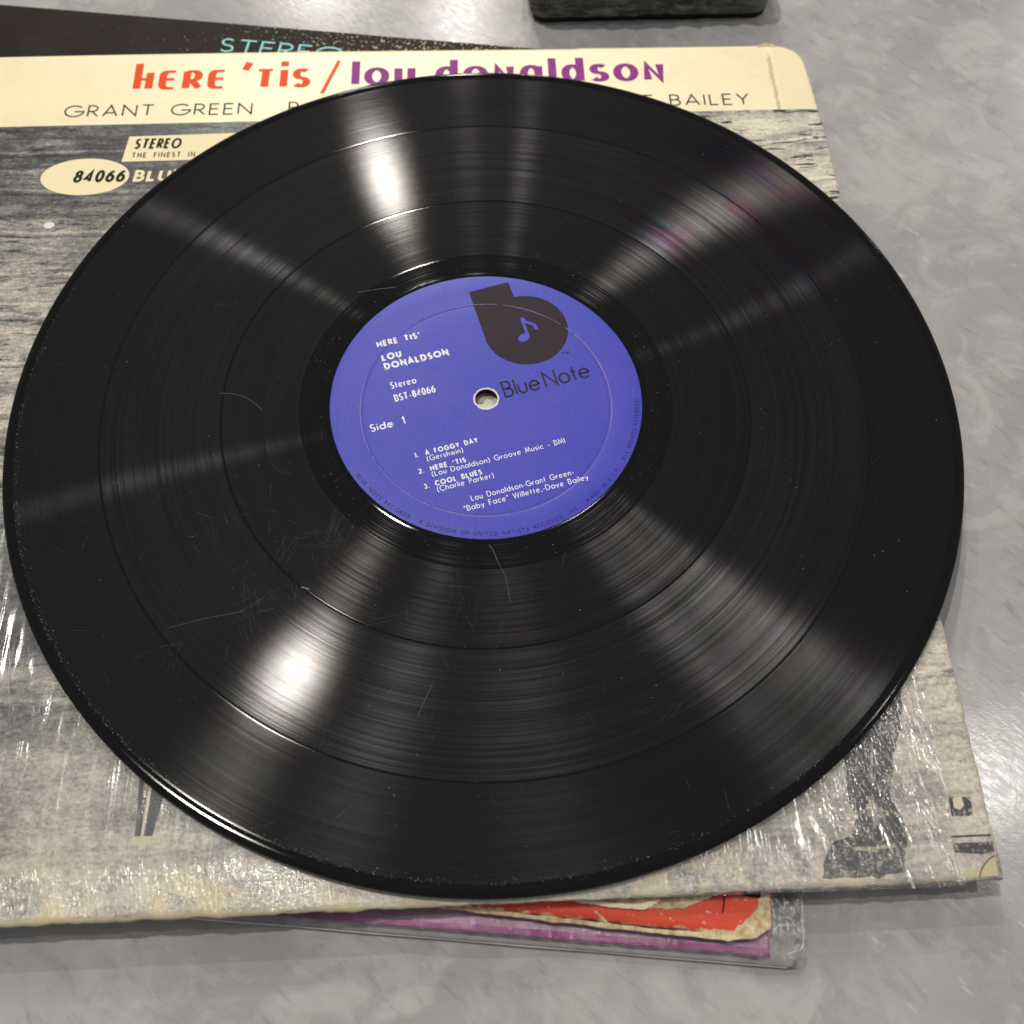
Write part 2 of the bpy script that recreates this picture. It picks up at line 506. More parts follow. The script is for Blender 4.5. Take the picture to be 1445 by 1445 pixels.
def mat_sleeve():
    """sepia photograph of weathered boards under a cream title band, in sleeve millimetres"""
    g = G("printed_sleeve_front")
    v = g.mm()
    x, y, z = g.sep(v)
    wob = g.m('SUBTRACT', g.noise(g.vm('MULTIPLY', v, (.02, .05, 1)), 1.0, 4), .5)
    yy = g.m('ADD', y, g.m('MULTIPLY', wob, 9.0))
    left = g.ramp(g.m('DIVIDE', yy, 316.0), [(0.0, .68), (.06, .64), (.13, .55), (.17, .40), (.20, .58), (.215, .28), (.29, .26), (.33, .40),
                                             (.42, .50), (.5, .60), (.60, .60), (.68, .54), (.74, .42), (.79, .30), (.88, .25)])
    right = g.ramp(g.m('DIVIDE', yy, 316.0), [(0.0, .62), (.08, .66), (.2, .72), (.35, .62), (.7, .74), (.88, .72)])
    tone = g.mix(g.mr(x, 150, 250), left, right)
    # board grain: long horizontal streaks
    gv = g.comb(g.m('MULTIPLY', x, .020), g.m('MULTIPLY', yy, .17), 0.0)
    grain = g.noise(gv, 1.0, 7, .72, .8)
    gv2 = g.comb(g.m('MULTIPLY', x, .07), g.m('MULTIPLY', y, .42), 7.0)
    fleck = g.noise(gv2, 1.0, 5, .65, .6)
    boards = g.mr(y, 42, 60)                      # floor below, boards above
    k = g.m('MULTIPLY', g.m('SUBTRACT', grain, .5), g.mr(boards, 0, 1, .5, 1.05))
    tone = g.m('ADD', tone, k)
    blotch = g.noise(g.comb(g.m('MULTIPLY', x, .05), g.m('MULTIPLY', y, .07), 3.0), 1.0, 6, .65)
    tone = g.m('ADD', tone, g.m('MULTIPLY', g.m('SUBTRACT', blotch, .5), .8))
    # black torn-looking streaks, many at upper right
    dk = g.mr(fleck, .565, .62)
    dkm = g.m('MULTIPLY', dk, g.m('ADD', g.m('MULTIPLY', g.mr(x, 180, 240), g.m('MULTIPLY', g.mr(y, 180, 215), .72)), g.m('MULTIPLY', boards, .24)))
    tone = g.m('SUBTRACT', tone, dkm)
    # board seams: pale lower lip and dark gap
    sm = g.m('PINGPONG', g.m('ADD', yy, g.m('MULTIPLY', blotch, 3.0)), 9.5)
    tone = g.m('ADD', tone, g.m('MULTIPLY', g.m('MULTIPLY', g.mr(sm, .9, .2), .15), boards))
    sm2 = g.m('PINGPONG', g.m('ADD', yy, 3.6), 9.5)
    tone = g.m('SUBTRACT', tone, g.m('MULTIPLY', g.m('MULTIPLY', g.mr(sm2, .8, .1), .17), boards))
    # film grain of the print
    spk = g.noise(v, 1.35, 3, .7)
    spk2 = g.noise(g.vm('MULTIPLY', v, (.55, .95, 1)), 1.0, 4, .6)
    tone = g.m('ADD', tone, g.m('MULTIPLY', g.m('SUBTRACT', spk, .5), .55))
    tone = g.m('ADD', tone, g.m('MULTIPLY', g.m('SUBTRACT', spk2, .5), .5))
    photo = g.ramp(tone, [(.08, (.022, .022, .023)), (.3, (.085, .085, .082)), (.52, (.26, .252, .225)), (.74, (.55, .51, .415)), (.95, (.80, .74, .58))])
    # cream band with soiling
    soil = g.noise(v, .03, 6, .65, .5)
    cream = g.mix(g.m('MULTIPLY', g.mr(soil, .45, .75), .55), (.96, .85, .55), (.82, .71, .45))
    cream = g.mix(g.m('MULTIPLY', g.mr(g.noise(v, .25, 6, .7), .62, .75), .35), cream, (.5, .43, .27))
    clean = g.mr(x, 301.5, 303.0)
    cream = g.mix(g.m('MULTIPLY', clean, .7), cream, (.90, .78, .49))
    cw = g.m('ADD', x, g.m('MULTIPLY', g.m('SUBTRACT', g.noise(v, .35, 4), .5), 3.0))
    cr = g.m('MULTIPLY', g.mr(g.m('ABSOLUTE', g.m('SUBTRACT', cw, 300.3)), .1, 1.2, 1.0, 0.0), g.mr(y, 309, 313, 1.0, 0.0))
    cream = g.mix(g.m('MULTIPLY', cr, .6), cream, (.36, .28, .13))
    band = g.mr(g.m('SUBTRACT', y, g.m('MULTIPLY', x, .0085)), 277.9, 278.3)
    c = g.mix(band, photo, cream)
    # rubbed pale edges and yellow stains at the foot
    e1 = g.m('MINIMUM', g.m('SUBTRACT', 316.0, x), g.m('ADD', y, 1.2))
    e = g.m('ADD', e1, g.m('MULTIPLY', g.m('SUBTRACT', g.noise(v, .18, 6, .7), .5), 7.0))
    c = g.mix(g.m('MULTIPLY', g.mr(e, -.4, .7, 1.0, 0.0), .7), c, (.62, .54, .36))
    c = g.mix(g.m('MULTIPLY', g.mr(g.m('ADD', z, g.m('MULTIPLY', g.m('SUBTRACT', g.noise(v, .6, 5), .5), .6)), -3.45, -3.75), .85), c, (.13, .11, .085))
    stain = g.m('MULTIPLY', g.mr(y, 2, 14, 1.0, 0.0), g.mr(g.noise(v, .05, 5), .5, .62))
    c = g.mix(g.m('MULTIPLY', stain, .7), c, (.72, .60, .34))
    h = g.m('ADD', g.noise(v, .8, 6, .65), g.m('MULTIPLY', g.noise(v, .09, 4), 2.0))
    fineb = g.bump(g.m('ADD', h, g.noise(v, 2.6, 3)), .30, .0003)
    return g.done(g.pbr(c, .45, g.bump(h, .16, .0004), **{'Specular IOR Level': .25, 'Coat Weight': .45, 'Coat Roughness': .13, 'Coat Normal': fineb}))

def mat_film(name, W, crinkle, tint=(1, 1, 1), shine=1.7, cloud=0.0):
    """clear film: fine crinkles along its hem, fanned folds towards the right end"""
    g = G(name)
    v = g.mm()
    x, y, z = g.sep(v)
    hem = g.mr(y, 1.0, 13.0, 1.0, 0.0)
    right = g.mr(x, W - 46, W - 18)
    def ridge(vec, p, detail=1.0):
        n = g.noise(vec, 1.0, detail, .5)
        return g.m('POWER', g.m('SUBTRACT', 1.0, g.m('MULTIPLY', g.m('ABSOLUTE', g.m('SUBTRACT', n, .5)), 4.0), clamp=True), p)
    up = ridge(g.comb(g.m('ADD', g.m('MULTIPLY', x, .85), g.m('MULTIPLY', y, .12)), g.m('MULTIPLY', y, .13), 1.0), 2.0)
    d = g.m('ADD', g.m('MULTIPLY', x, .80), g.m('MULTIPLY', y, .42))
    fan = ridge(g.comb(g.m('MULTIPLY', d, .42), g.m('MULTIPLY', g.m('SUBTRACT', y, x), .020), 5.0), 3.0)
    vert = ridge(g.comb(g.m('MULTIPLY', x, .50), g.m('MULTIPLY', y, .022), 9.0), 3.0)
    patch = g.mr(g.noise(g.comb(g.m('MULTIPLY', x, .05), g.m('MULTIPLY', y, .03), 2.0), 1.0, 2), .46, .64)
    h = g.m('MULTIPLY', g.m('MULTIPLY', up, hem), g.m('ADD', .12, g.m('MULTIPLY', patch, .26)))
    h = g.m('ADD', h, g.m('MULTIPLY', g.m('MULTIPLY', g.m('ADD', fan, vert), right), .30))
    h = g.m('ADD', h, g.m('MULTIPLY', g.m('MULTIPLY', vert, patch), .13))
    h = g.m('ADD', h, g.m('MULTIPLY', g.noise(v, 1.5, 3), g.m('ADD', .045, g.m('ADD', g.m('MULTIPLY', right, .06), g.m('MULTIPLY', hem, .16)))))
    nrm = g.bump(h, crinkle, .0010)
    fr = g.n('Fresnel', {'IOR': 1.5})
    gl = g.n('BsdfGlossy', {'Color': (1, 1, 1), 'Roughness': .14, 'Normal': nrm})
    tr = g.n('BsdfTransparent', {'Color': tint})
    if cloud:
        tr = g.n('MixShader', {0: g.m('MULTIPLY', g.mr(g.noise(v, .3, 4), .3, .7), cloud * 2), 1: tr, 2: g.n('BsdfDiffuse', {'Color': (.92, .92, .92)})})
    return g.done(g.n('MixShader', {0: g.m('MULTIPLY', fr, shine, clamp=True), 1: tr, 2: gl}))

def card(name, col, edge=(.62, .5, .3), speck=(.7, .6, .4), rough=.45, amount=.3, size=(310, 312), low=0.0, high=1.0, spec=.3):
    """worn printed card: colour, rubbed edges, flecks where the print has come off"""
    g = G(name)
    v = g.mm()
    x, y, z = g.sep(v)
    n1 = g.noise(v, .05, 6, .6)
    c = g.mix(g.m('MULTIPLY', g.mr(n1, .35, .7), .35), col, tuple(min(1, q * 1.3 + .015) for q in col))
    e = g.m('MINIMUM', g.m('MINIMUM', x, g.m('SUBTRACT', size[0], x)), g.m('MINIMUM', y, g.m('SUBTRACT', size[1], y)))
    ew = g.m('ADD', e, g.m('MULTIPLY', g.m('SUBTRACT', g.noise(v, .35, 7, .7), .5), 5.0))
    c = g.mix(g.mr(ew, .0, .5, 1.0, 0.0), c, edge)
    fl = g.noise(v, .75, 7, .68)
    near = g.mr(x, size[0] * low, size[0] * high, 0.0, 1.0)
    th = g.m('SUBTRACT', .73, g.m('MULTIPLY', near, amount * .34))
    f = g.mr(g.m('SUBTRACT', fl, th), 0.0, .03)
    c = g.mix(f, c, speck)
    h = g.noise(v, .5, 6)
    return g.done(g.pbr(c, rough, g.bump(h, .15, .0004), **{'Specular IOR Level': spec}))

def mat_rock():
    g = G("dark_rough_rubber")
    v = g.mm()
    n1 = g.noise(g.vm('MULTIPLY', v, (.16, .16, .5)), 1.0, 6, .6, .6)
    c = g.mix(g.mr(n1, .35, .7), (.055, .055, .048), (.24, .235, .205))
    h = g.m('ADD', n1, g.m('MULTIPLY', g.noise(v, 1.2, 4), .25))
    return g.done(g.pbr(c, .55, g.bump(h, .9, .002)))

M_table = mat_table()
M_vinyl = mat_vinyl()
M_label = mat_label()
M_sleeve = mat_sleeve()
M_film = mat_film("shrink_film", 306.0, .7)
g = G("bag_crease_glint")
M_crease_glint = g.done(g.n('MixShader', {0: .6, 1: g.n('BsdfTransparent'), 2: g.pbr((.95, .95, .95), .3)}))  # white body colour stands in for glints on the bag's folds
g = G("film_crease")
M_crease = g.done(g.n('MixShader', {0: .22, 1: g.n('BsdfTransparent'), 2: g.n('BsdfGlossy', {'Color': (1, 1, 1), 'Roughness': .30})}))
M_polyb = mat_film("clear_plastic_back", 345.0, .4, (1, 1, 1), .4)
M_poly = mat_film("clear_plastic", 345.0, .9, (1, 1, 1), 1.8, .05)
M_white = ink("white_ink", (.90, .90, .95), .5)
M_brown = ink("dark_brown_ink", (.030, .019, .027), .5)
M_navy = ink("dark_violet_ink", (.045, .036, .20), .5)
M_note = ink("blue_ink", (.10, .105, .56), .5)
M_orange = ink("orange_red_ink", (.80, .085, .012), .5, .1)
M_purple = ink("violet_ink", (.27, .030, .25), .5, .1)
M_black = ink("black_ink", (.012, .012, .012), .55)
M_cream = ink("cream_ink", (.93, .82, .52), .5)
M_cyan = ink("pale_cyan_ink", (.30, .72, .70), .5)
M_fig = ink("grey_black_print", (.070, .070, .072), .45, .42, (.3, .29, .25))
g = G("grainy_print")
v_ = g.mm()
n_ = g.m('ADD', g.m('MULTIPLY', g.noise(v_, 1.1, 4, .7), .6), g.m('MULTIPLY', g.noise(v_, .22, 3), .4))
M_fig2 = g.done(g.n('MixShader', {0: g.mr(n_, .46, .60, .0, .8), 1: g.pbr((.078, .078, .080), .5, **{'Specular IOR Level': .25}), 2: g.n('BsdfTransparent')}))
M_greyp = ink("mid_grey_print", (.115, .115, .12), .5, .2, (.4, .38, .3))
M_pale = ink("pale_cream_print", (.66, .60, .45), .5)
M_glint = ink("painted_ring_glint", (.36, .27, .56), .5, .3, (.6, .5, .7))  # lilac colour of the highlight painted along the label's pressed ring
M_scuff = ink("worn_print", (.40, .37, .29), .5, .6, (.1, .1, .1))
M_stain = ink("yellow_stain", (.56, .48, .31), .6, .2)
g = G("torn_card")
v_ = g.mm()
f_ = g.noise(v_, .55, 7, .7)
c_ = g.ramp(f_, [(.3, (.36, .24, .11)), (.45, (.60, .46, .25)), (.6, (.80, .68, .43)), (.75, (.88, .79, .56))])
M_torn = g.done(g.pbr(c_, .85, g.bump(g.noise(g.vm('MULTIPLY', v_, (1.5, 4, 1)), 1.0, 5, .7), .8, .0004)))
M_tornw = ink("torn_white_paper", (.80, .78, .72), .8)
M_dust = ink("dust_white", (.62, .61, .58), .8)
M_scr = ink("scratch_grey", (.11, .11, .105), .35)
M_base = ink("black_rubber", (.012, .012, .012), .5)

# ------------------------------------------------------------------ counter top
ZT = -12.1
nb = 24
vs = [(-900 + 1800 * i / nb, -700 + 1800 * j / nb, ZT) for j in range(nb + 1) for i in range(nb + 1)]
fs = [(j * (nb + 1) + i, j * (nb + 1) + i + 1, (j + 1) * (nb + 1) + i + 1, (j + 1) * (nb + 1) + i) for j in range(nb) for i in range(nb)]
top = mesh("counter_top", vs, fs, M_table, kind="structure")

# ------------------------------------------------------------------ card sleeves
def card_body(name, size, ztop, zbot, mat, parent, outline=None, step=2.0, wave=.08, jit=.3, seed=0.0, hook=None, edge=.5):
    W, H = size
    nx, ny = int(W / step), int(H / step)
    def zf(x, y):
        return ztop + wave * n3(x * .021 + seed, y * .019, seed)
    vs, fs, idx = [], [], {}
    gx = [W * i / nx for i in range(nx + 1)]
    gy = [H * j / ny for j in range(ny + 1)]
    gx = [0, .5] + gx[1:-1] + [W - .5, W]
    gy = [0, .5] + gy[1:-1] + [H - .5, H]
    nx, ny = nx + 2, ny + 2
    for j in range(ny + 1):
        for i in range(nx + 1):
            x, y = gx[i], gy[j]
            bx, by = i in (0, nx), j in (0, ny)
            if outline:
                x, y = outline(x, y)
            z = zf(x, y)
            if bx or by:
                z -= edge
                if bx: x += jit * (n3(y * .3, seed, 1) + .5 * n3(y * 1.1, seed, 5))
                if by: y += jit * (n3(x * .3, seed, 9) + .5 * n3(x * 1.1, seed, 4))
            idx[i, j] = len(vs)
            vs.append((x, y, z))
    for j in range(ny):
        for i in range(nx):
            fs.append((idx[i, j], idx[i + 1, j], idx[i + 1, j + 1], idx[i, j + 1]))
    ring = [(i, 0) for i in range(nx)] + [(nx, j) for j in range(ny)] + [(i, ny) for i in range(nx, 0, -1)] + [(0, j) for j in range(ny, 0, -1)]
    b = len(vs)
    for q in ring:
        x, y, z = vs[idx[q]]
        vs.append((x, y, zbot))
    n = len(ring)
    for i in range(n):
        fs.append((idx[ring[i]], b + i, b + (i + 1) % n, idx[ring[(i + 1) % n]]))
    fs.append(tuple(b + i for i in range(n - 1, -1, -1)))
    o = mesh(name, vs, fs, mat, parent, smooth=True)
    return o, zf

# purple sleeve at the bottom of the stack, in a clear outer bag
def frame_from_br(br, rot, W):
    a = R(rot)
    return (br[0] - W * math.cos(a), br[1] - W * math.sin(a))

PW, PH, PROT = 312, 312, -3.4
px, py = frame_from_br((77.3, -162.2), PROT, PW)
purple = empty("album_sleeve", (px, py, 0), R(PROT), "purple album sleeve in a clear bag at the bottom of the stack", "album sleeve", "album sleeves under the top cover")
M_mag = card("purple_card", (.44, .035, .28), edge=(.48, .09, .36), speck=(.6, .45, .5), amount=.25, size=(PW, PH), low=.6)
card_body("cover_board", (PW, PH), -9.5, -11.7, M_mag, purple, seed=3.3, jit=.35)
g = G("pale_purple_board")
M_pp = g.done(g.pbr(g.mix(g.noise(g.mm(), .2, 5), (.42, .12, .33), (.50, .27, .44)), .5))
vs = [(6, 1.8, -9.36), (PW - .8, 1.8, -9.36), (PW - .8, 14, -9.36), (6, 14, -9.36)]
mesh("faded_strip", vs, [(0, 1, 2, 3)], M_pp, purple)

# sharp folds in clear film: low rounded ridges
def fold(path, wd, hgt, zf, vs, fs, seed=0.0, wob=.12):
    fine = []
    for a_, b_ in zip(path, path[1:]):
        L = math.hypot(b_[0] - a_[0], b_[1] - a_[1])
        k = max(2, int(L / .45))
        fine += [(a_[0] + (b_[0] - a_[0]) * i / k, a_[1] + (b_[1] - a_[1]) * i / k) for i in range(k)]
    fine.append(path[-1])
    n = len(fine)
    base = len(vs)
    for i, (x, y) in enumerate(fine):
        a_, b_ = fine[max(0, i - 1)], fine[min(n - 1, i + 1)]
        L = math.hypot(b_[0] - a_[0], b_[1] - a_[1]) or 1
        nx, ny = -(b_[1] - a_[1]) / L, (b_[0] - a_[0]) / L
        t = i / (n - 1)
        taper = min(1, 5 * t, 5 * (1 - t)) * (.65 + .7 * n3(x * .8, y * .8, seed)) + .05
        q = wob * n3(x * .5, y * .5, seed + 5)
        x, y = x + nx * q, y + ny * q
        for k in range(5):
            c = (k - 2) / 2
            vs.append((x + nx * c * wd * taper / 2, y + ny * c * wd * taper / 2, zf(x, y) + hgt * abs(taper) * (1 - c * c)))
    for i in range(n - 1):
        for k in range(4):
            p = base + i * 5 + k
            fs.append((p, p + 1, p + 6, p + 5))

# clear outer bag: two welded sheets around the purple sleeve
bag = empty("plastic_bag", (px, py, 0), R(PROT), "clear crinkled plastic outer bag around the purple album sleeve", "plastic bag")
def film_sheet(name, x0, x1, y0, y1, step, zfun, mat, parent, corner=0.0):
    nx, ny = max(1, round((x1 - x0) / step)), max(1, round((y1 - y0) / step))
    vs, fs = [], []
    for j in range(ny + 1):
        for i in range(nx + 1):
            x, y = x0 + (x1 - x0) * i / nx, y0 + (y1 - y0) * j / ny
            if corner:
                dx, dy = x - (x1 - corner), (y0 + corner) - y
                if dx > 0 and dy > 0:
                    d = max(dx, dy) / max(1e-6, math.hypot(dx, dy))
                    x, y = x1 - corner + dx * d, y0 + corner - dy * d
            vs.append((x, y, zfun(x, y)))
    for j in range(ny):
        for i in range(nx):
            a = j * (nx + 1) + i
            fs.append((a, a + 1, a + nx + 2, a + nx + 1))
    return mesh(name, vs, fs, mat, parent, smooth=True)

def bag_top(x, y):
    out = max(0.0, x - PW, -y)
    k = min(1.0, out / 8.0)
    z = -9.28 - 1.6 * k
    cr = (1 - abs(n3(x * .13 + y * .05, y * .16, 2.0))) ** 5
    z += (.05 + 1.5 * k * (1 - .3 * k)) * cr * (1.0 if x > PW - 4 else .35)
    z += .07 * n3(x * .35, y * .12, 4.0) * (1 if y < 12 else 0)
    if y < -2.0: z = min(z, -10.8)
    return min(z, -9.1 if x < PW + 1 else -8.3)
film_sheet("front_sheet", 100, PW + 9.5, -2.2, 50, .8, bag_top, M_poly, bag, 4.5)
film_sheet("back_sheet", 100, PW + 9.5, -2.3, 50, 3.0, lambda x, y: -11.9, M_polyb, bag, 3.0)
# welded lower edge, a fine bead of plastic
vs, fs = [], []
nseg = 130
for i in range(nseg + 1):
    x = 100 + (PW + 4.5 - 100) * i / nseg
    yb = -2.2 + .12 * n3(x * .05, 3, 3)
    for k in range(6):
        a = k * math.pi / 3
        vs.append((x, yb + .17 * math.cos(a), -10.9 + .17 * math.sin(a)))
for i in range(nseg):
    for k in range(6):
        fs.append((i * 6 + k, i * 6 + (k + 1) % 6, (i + 1) * 6 + (k + 1) % 6, (i + 1) * 6 + k))
g = G("plastic_bead")
M_bead = g.done(g.n('MixShader', {0: .7, 1: g.n('BsdfTransparent'), 2: g.pbr((.97, .97, .97), .2)}))
mesh("weld", vs, fs, M_bead, bag, smooth=True)

vs, fs = [], []
for j, pth in enumerate(([(319.5, 13.9), (317.9, 9.7)], [(312.6, 5.8), (314.4, 7.7), (316.5, 8.1), (318.4, 7.7)], [(313.9, 9.4), (317.2, 9.9), (319.0, 9.0)],
                         [(320.6, 16.0), (321.2, 13.1), (320.8, 8.0)], [(321.0, 6.5), (320.8, 3.6), (319.6, 1.8)], [(314.6, 12.0), (315.3, 10.5)], [(316.0, .7), (318.6, 1.9)],
                         [(312.7, 5.3), (313.6, 6.9)], [(316.4, 14.5), (315.8, 11.0)], [(318.2, 6.2), (319.8, 5.0)])):
    fold(pth, .45, .28, lambda x, y: bag_top(x, y) + .03, vs, fs, j * 1.7)
rb = random.Random(4)
for _ in range(46):
    x = rb.uniform(150, 292)
    y = rb.uniform(1.0, 3.6)
    fold([(x, y), (x + rb.uniform(-.6, .2), y + rb.uniform(.5, 1.6))], .35, .22, lambda x, y: bag_top(x, y) + .02, vs, fs, x)
mesh("film_creases", vs, fs, M_crease_glint, bag, smooth=True, kind="stuff")

# red sleeve, worn through at its foot
RW, RH, RROT = 312, 300, -4.6
rx, ry = frame_from_br((77.6, -158.2), RROT, RW)
red = empty("album_sleeve", (rx, ry, 0), R(RROT), "worn red album sleeve with torn cream edges, on the purple sleeve", "album sleeve", "album sleeves under the top cover")
M_red = card("red_card", (.70, .075, .038), edge=(.70, .56, .33), speck=(.78, .60, .42), amount=.30, size=(RW, RH), low=.3)
def red_out(x, y):
    if x > RW - 6 and y < 6:
        d = max(0.0, (x - (RW - 6)) + (6 - y) - 7.0)
        x -= d * .5
        y += d * .5
    return x, y
_, red_z = card_body("cover_board", (RW, RH), -7.1, -9.0, M_red, red, outline=red_out, seed=8.1, jit=.5)
def rloc(X, Y):
    a = R(-RROT)
    dx, dy = X - rx, Y - ry
    return dx * math.cos(a) - dy * math.sin(a), dx * math.sin(a) + dy * math.cos(a)
def strip_from(path_a, path_b, z, n=60, rough=.35, lift=0.0, seed=0.0):
    """ragged strip of bare card between two world-space paths"""
    def at(path, t):
        k = t * (len(path) - 1)
        i = min(int(k), len(path) - 2)
        f = k - i
        return (path[i][0] * (1 - f) + path[i + 1][0] * f, path[i][1] * (1 - f) + path[i + 1][1] * f)
    vs, fs = [], []
    for i in range(n + 1):
        t = i / n
        a, b = at(path_a, t), at(path_b, t)
        ja = rough * (n3(t * 23, seed, 1) + .6 * n3(t * 61, seed, 2))
        jb = rough * (n3(t * 23, seed, 7) + .6 * n3(t * 61, seed, 8))
        a, b = rloc(a[0], a[1] + ja), rloc(b[0], b[1] + jb)
        mid = ((a[0] + b[0]) / 2, (a[1] + b[1]) / 2)
        vs += [(a[0], a[1], z), (mid[0], mid[1], z + lift * (.6 + .4 * n3(t * 9, seed, 3))), (b[0], b[1], z)]
    for i in range(n):
        for k in range(2):
            p = i * 3 + k
            fs.append((p, p + 1, p + 4, p + 3))
    return vs, fs
vs, fs = strip_from([(-21, -151.3), (-1, -152.0), (16, -153.4), (36, -155.3), (52.3, -156.7), (67.8, -156.3), (71, -154.0), (74.5, -151), (75.6, -145.0)],
                    [(-21, -151.6), (-1, -152.9), (16, -154.5), (36, -156.4), (52.3, -157.7), (66, -158.8), (73, -158.2), (77.6, -155.5), (78.0, -145.0)], -6.93, 90, .42, .12, 2.0)
mesh("torn_edge", vs, fs, M_torn, red, smooth=True)
vs, fs = strip_from([(20, -147), (36, -147), (52, -147), (61.0, -147), (62.6, -147)],
                    [(22, -149.3), (30, -150.6), (42, -151.6), (55, -151.4), (62.6, -148.4)], -6.75, 60, .3, .5, 5.0)
mesh("peeled_card", vs, fs, M_torn, red, smooth=True)
vs, fs = strip_from([(27, -149.6), (36, -150.2), (44, -150.6), (48.0, -149.0)],
                    [(27.5, -150.3), (36, -151.4), (45, -151.9), (49.5, -149.6)], -6.3, 40, .3, .25, 9.0)
mesh("peeled_card", vs, fs, M_cream, red, smooth=True)
vs, fs = strip_from([(70.8, -146.5), (75.6, -146.9)], [(70.9, -148.0), (75.4, -148.5)], -6.9, 16, .2, 0, 3.0)
mesh("black_print", vs, fs, M_black, red)
vs, fs = strip_from([(65.8, -148), (65.6, -150), (65.1, -152.2)], [(66.3, -148), (66.0, -150), (65.5, -152.2)], -6.9, 24, .3, 0, 6.0)
mesh("pencil_mark", vs, fs, M_black, red)
vs, fs = strip_from([(31.8, -152.4), (33.5, -153.6), (35.0, -156.0)], [(32.6, -152.3), (34.6, -153.8), (36.0, -156.0)], -6.88, 20, .4, .1, 6.0)
mesh("tear", vs, fs, M_torn, red, smooth=True)

# black sleeve peeking out at the back
BW, BH, BROT = 305, 312, -5.3
a = R(BROT)
bx, by = -3.9 + 84 * math.cos(a), 173.1 + 84 * math.sin(a)      # its back right corner, under the top cover
bx, by = bx - BW * math.cos(a) + BH * math.sin(a), by - BW * math.sin(a) - BH * math.cos(a)
blk = empty("album_sleeve", (bx, by, 0), a, "black album sleeve lettered STEREO in pale cyan, behind the top cover", "album sleeve", "album sleeves under the top cover")
M_blk = card("black_card", (.014, .008, .006), spec=.12, rough=.6, edge=(.018, .012, .010), speck=(.62, .52, .34), amount=.50, size=(BW, BH), low=.0, high=.70)
_, bz = card_body("cover_board", (BW, BH), -5.1, -7.0, M_blk, blk, seed=5.7, jit=.3)
def bloc(X, Y):
    b = R(-BROT)
    dx, dy = X - bx, Y - by
    return dx * math.cos(b) - dy * math.sin(b), dx * math.sin(b) + dy * math.cos(b)
s0 = bloc(-111.6, 165.7)
text([("STEREO", s0[0], s0[1], dict(cap=8.0, weight=.85, gap=.2, wide=1.45, width=50, tilt=0.0))], "stereo_lettering", M_cyan, blk, lambda x, y: bz(x, y) + .07)

# ------------------------------------------------------------------ main sleeve
SA = 2.85
SO = frame_from_br((138.11, -143.25), SA, 316)
sleeve = empty("record_sleeve", (SO[0], SO[1], 0), R(SA),
               "large worn jazz album cover with cream title band under the black record", "album sleeve", "album sleeves under the top cover")
del sleeve['group']
def s_out(x, y):
    # foot runs slightly askew; back right corner rubbed round
    y0 = -3.9 * (1 - x / 316.0)
    y1 = 316.2 + (1.1 if 225 < x else .7) * 1.0 + .5 * math.sin(x / 60)
    Y = y0 + (y1 - y0) * y / 317.0
    X = x - 2.0 * max(0.0, Y - 262) / 55 * (1 if x > 300 else 0) * ((x - 300) / 16 if x > 300 else 0)
    cx, cy, r = 300.5, 302.5, 13.0
    dx, dy = (X - cx), (Y - cy)
    if dx > 0 and dy > 0:
        mx = max(dx / 13.5, dy / 14.7)
        q = (abs(dx / 13.5) ** 2.6 + abs(dy / 14.7) ** 2.6) ** (1 / 2.6)
        if q > 1e-6:
            X, Y = cx + dx * mx / q, cy + dy * mx / q
    if X < 40:
        X -= 6.0 * (1 - max(0.0, X) / 40)
    return X, Y
SZ = -2.62
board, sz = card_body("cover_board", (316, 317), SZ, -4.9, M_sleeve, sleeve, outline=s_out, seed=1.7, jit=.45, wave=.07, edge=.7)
def szp(dz):
    return lambda x, y: sz(x, y) + dz

T = dict(font=TITLE, cap=17.0, weight=3.0, contrast=.45, gap=.1, space=.28)
text([("hERE 'Tis", 51.4, 296.0, dict(T, width=69.0))], "title_lettering", M_orange, sleeve, szp(.05))
text([("/", 124.2, 294.5, dict(T, weight=1.5, contrast=1.0, width=7.4, cap=17.5))], "slash", M_orange, sleeve, szp(.05))
text([("lou donaldson", 135.6, 296.6, dict(T, cap=16.0, width=123.0, weight=3.2, space=.4))], "name_lettering", M_purple, sleeve, szp(.05))
C_ = dict(cap=6.2, weight=.62, gap=.30, wide=1.55, space=.95)
text([("GRANT GREEN", 28.0, 282.7, dict(C_, width=71.0)),
      ("BABY FACE WILLETTE", 112.6, 282.8, dict(C_, width=104.0)),
      ("DAVE BAILEY", 227.0, 283.5, dict(C_, width=62.5))], "credits_lettering", M_black, sleeve, szp(.05))
flat("stereo_panel", [(53.2, 259.2), (98, 259.9), (98, 273.1), (54.4, 272.0)], M_cream, sleeve, szp(.04))
IT = dict(cap=5.3, weight=.92, gap=.1, slant=.12, wide=.85)
text([("STEREO", 56.7, 265.5, dict(IT, width=17.2))], "stereo_lettering", M_black, sleeve, szp(.10))
text([("THE FINEST IN JAZZ", 56.6, 261.1, dict(cap=2.6, weight=.38, gap=.22, width=33, space=.8, wide=.8))], "slogan_lettering", M_black, sleeve, szp(.10))
flat("catalogue_oval", [(41.0 + 16.0 * math.cos(R(k * 6)), 252.1 + 9.0 * math.sin(R(k * 6))) for k in range(60)], M_cream, sleeve, szp(.04))
text([("84066", 36.7, 249.2, dict(cap=6.0, weight=1.15, gap=.12, slant=.14, width=18.6))], "number_lettering", M_black, sleeve, szp(.10))
text([("BLUE NOTE", 58.5, 249.2, dict(IT, cap=5.7, weight=1.2, width=43, slant=.1))], "label_name_lettering", M_cream, sleeve, szp(.06))

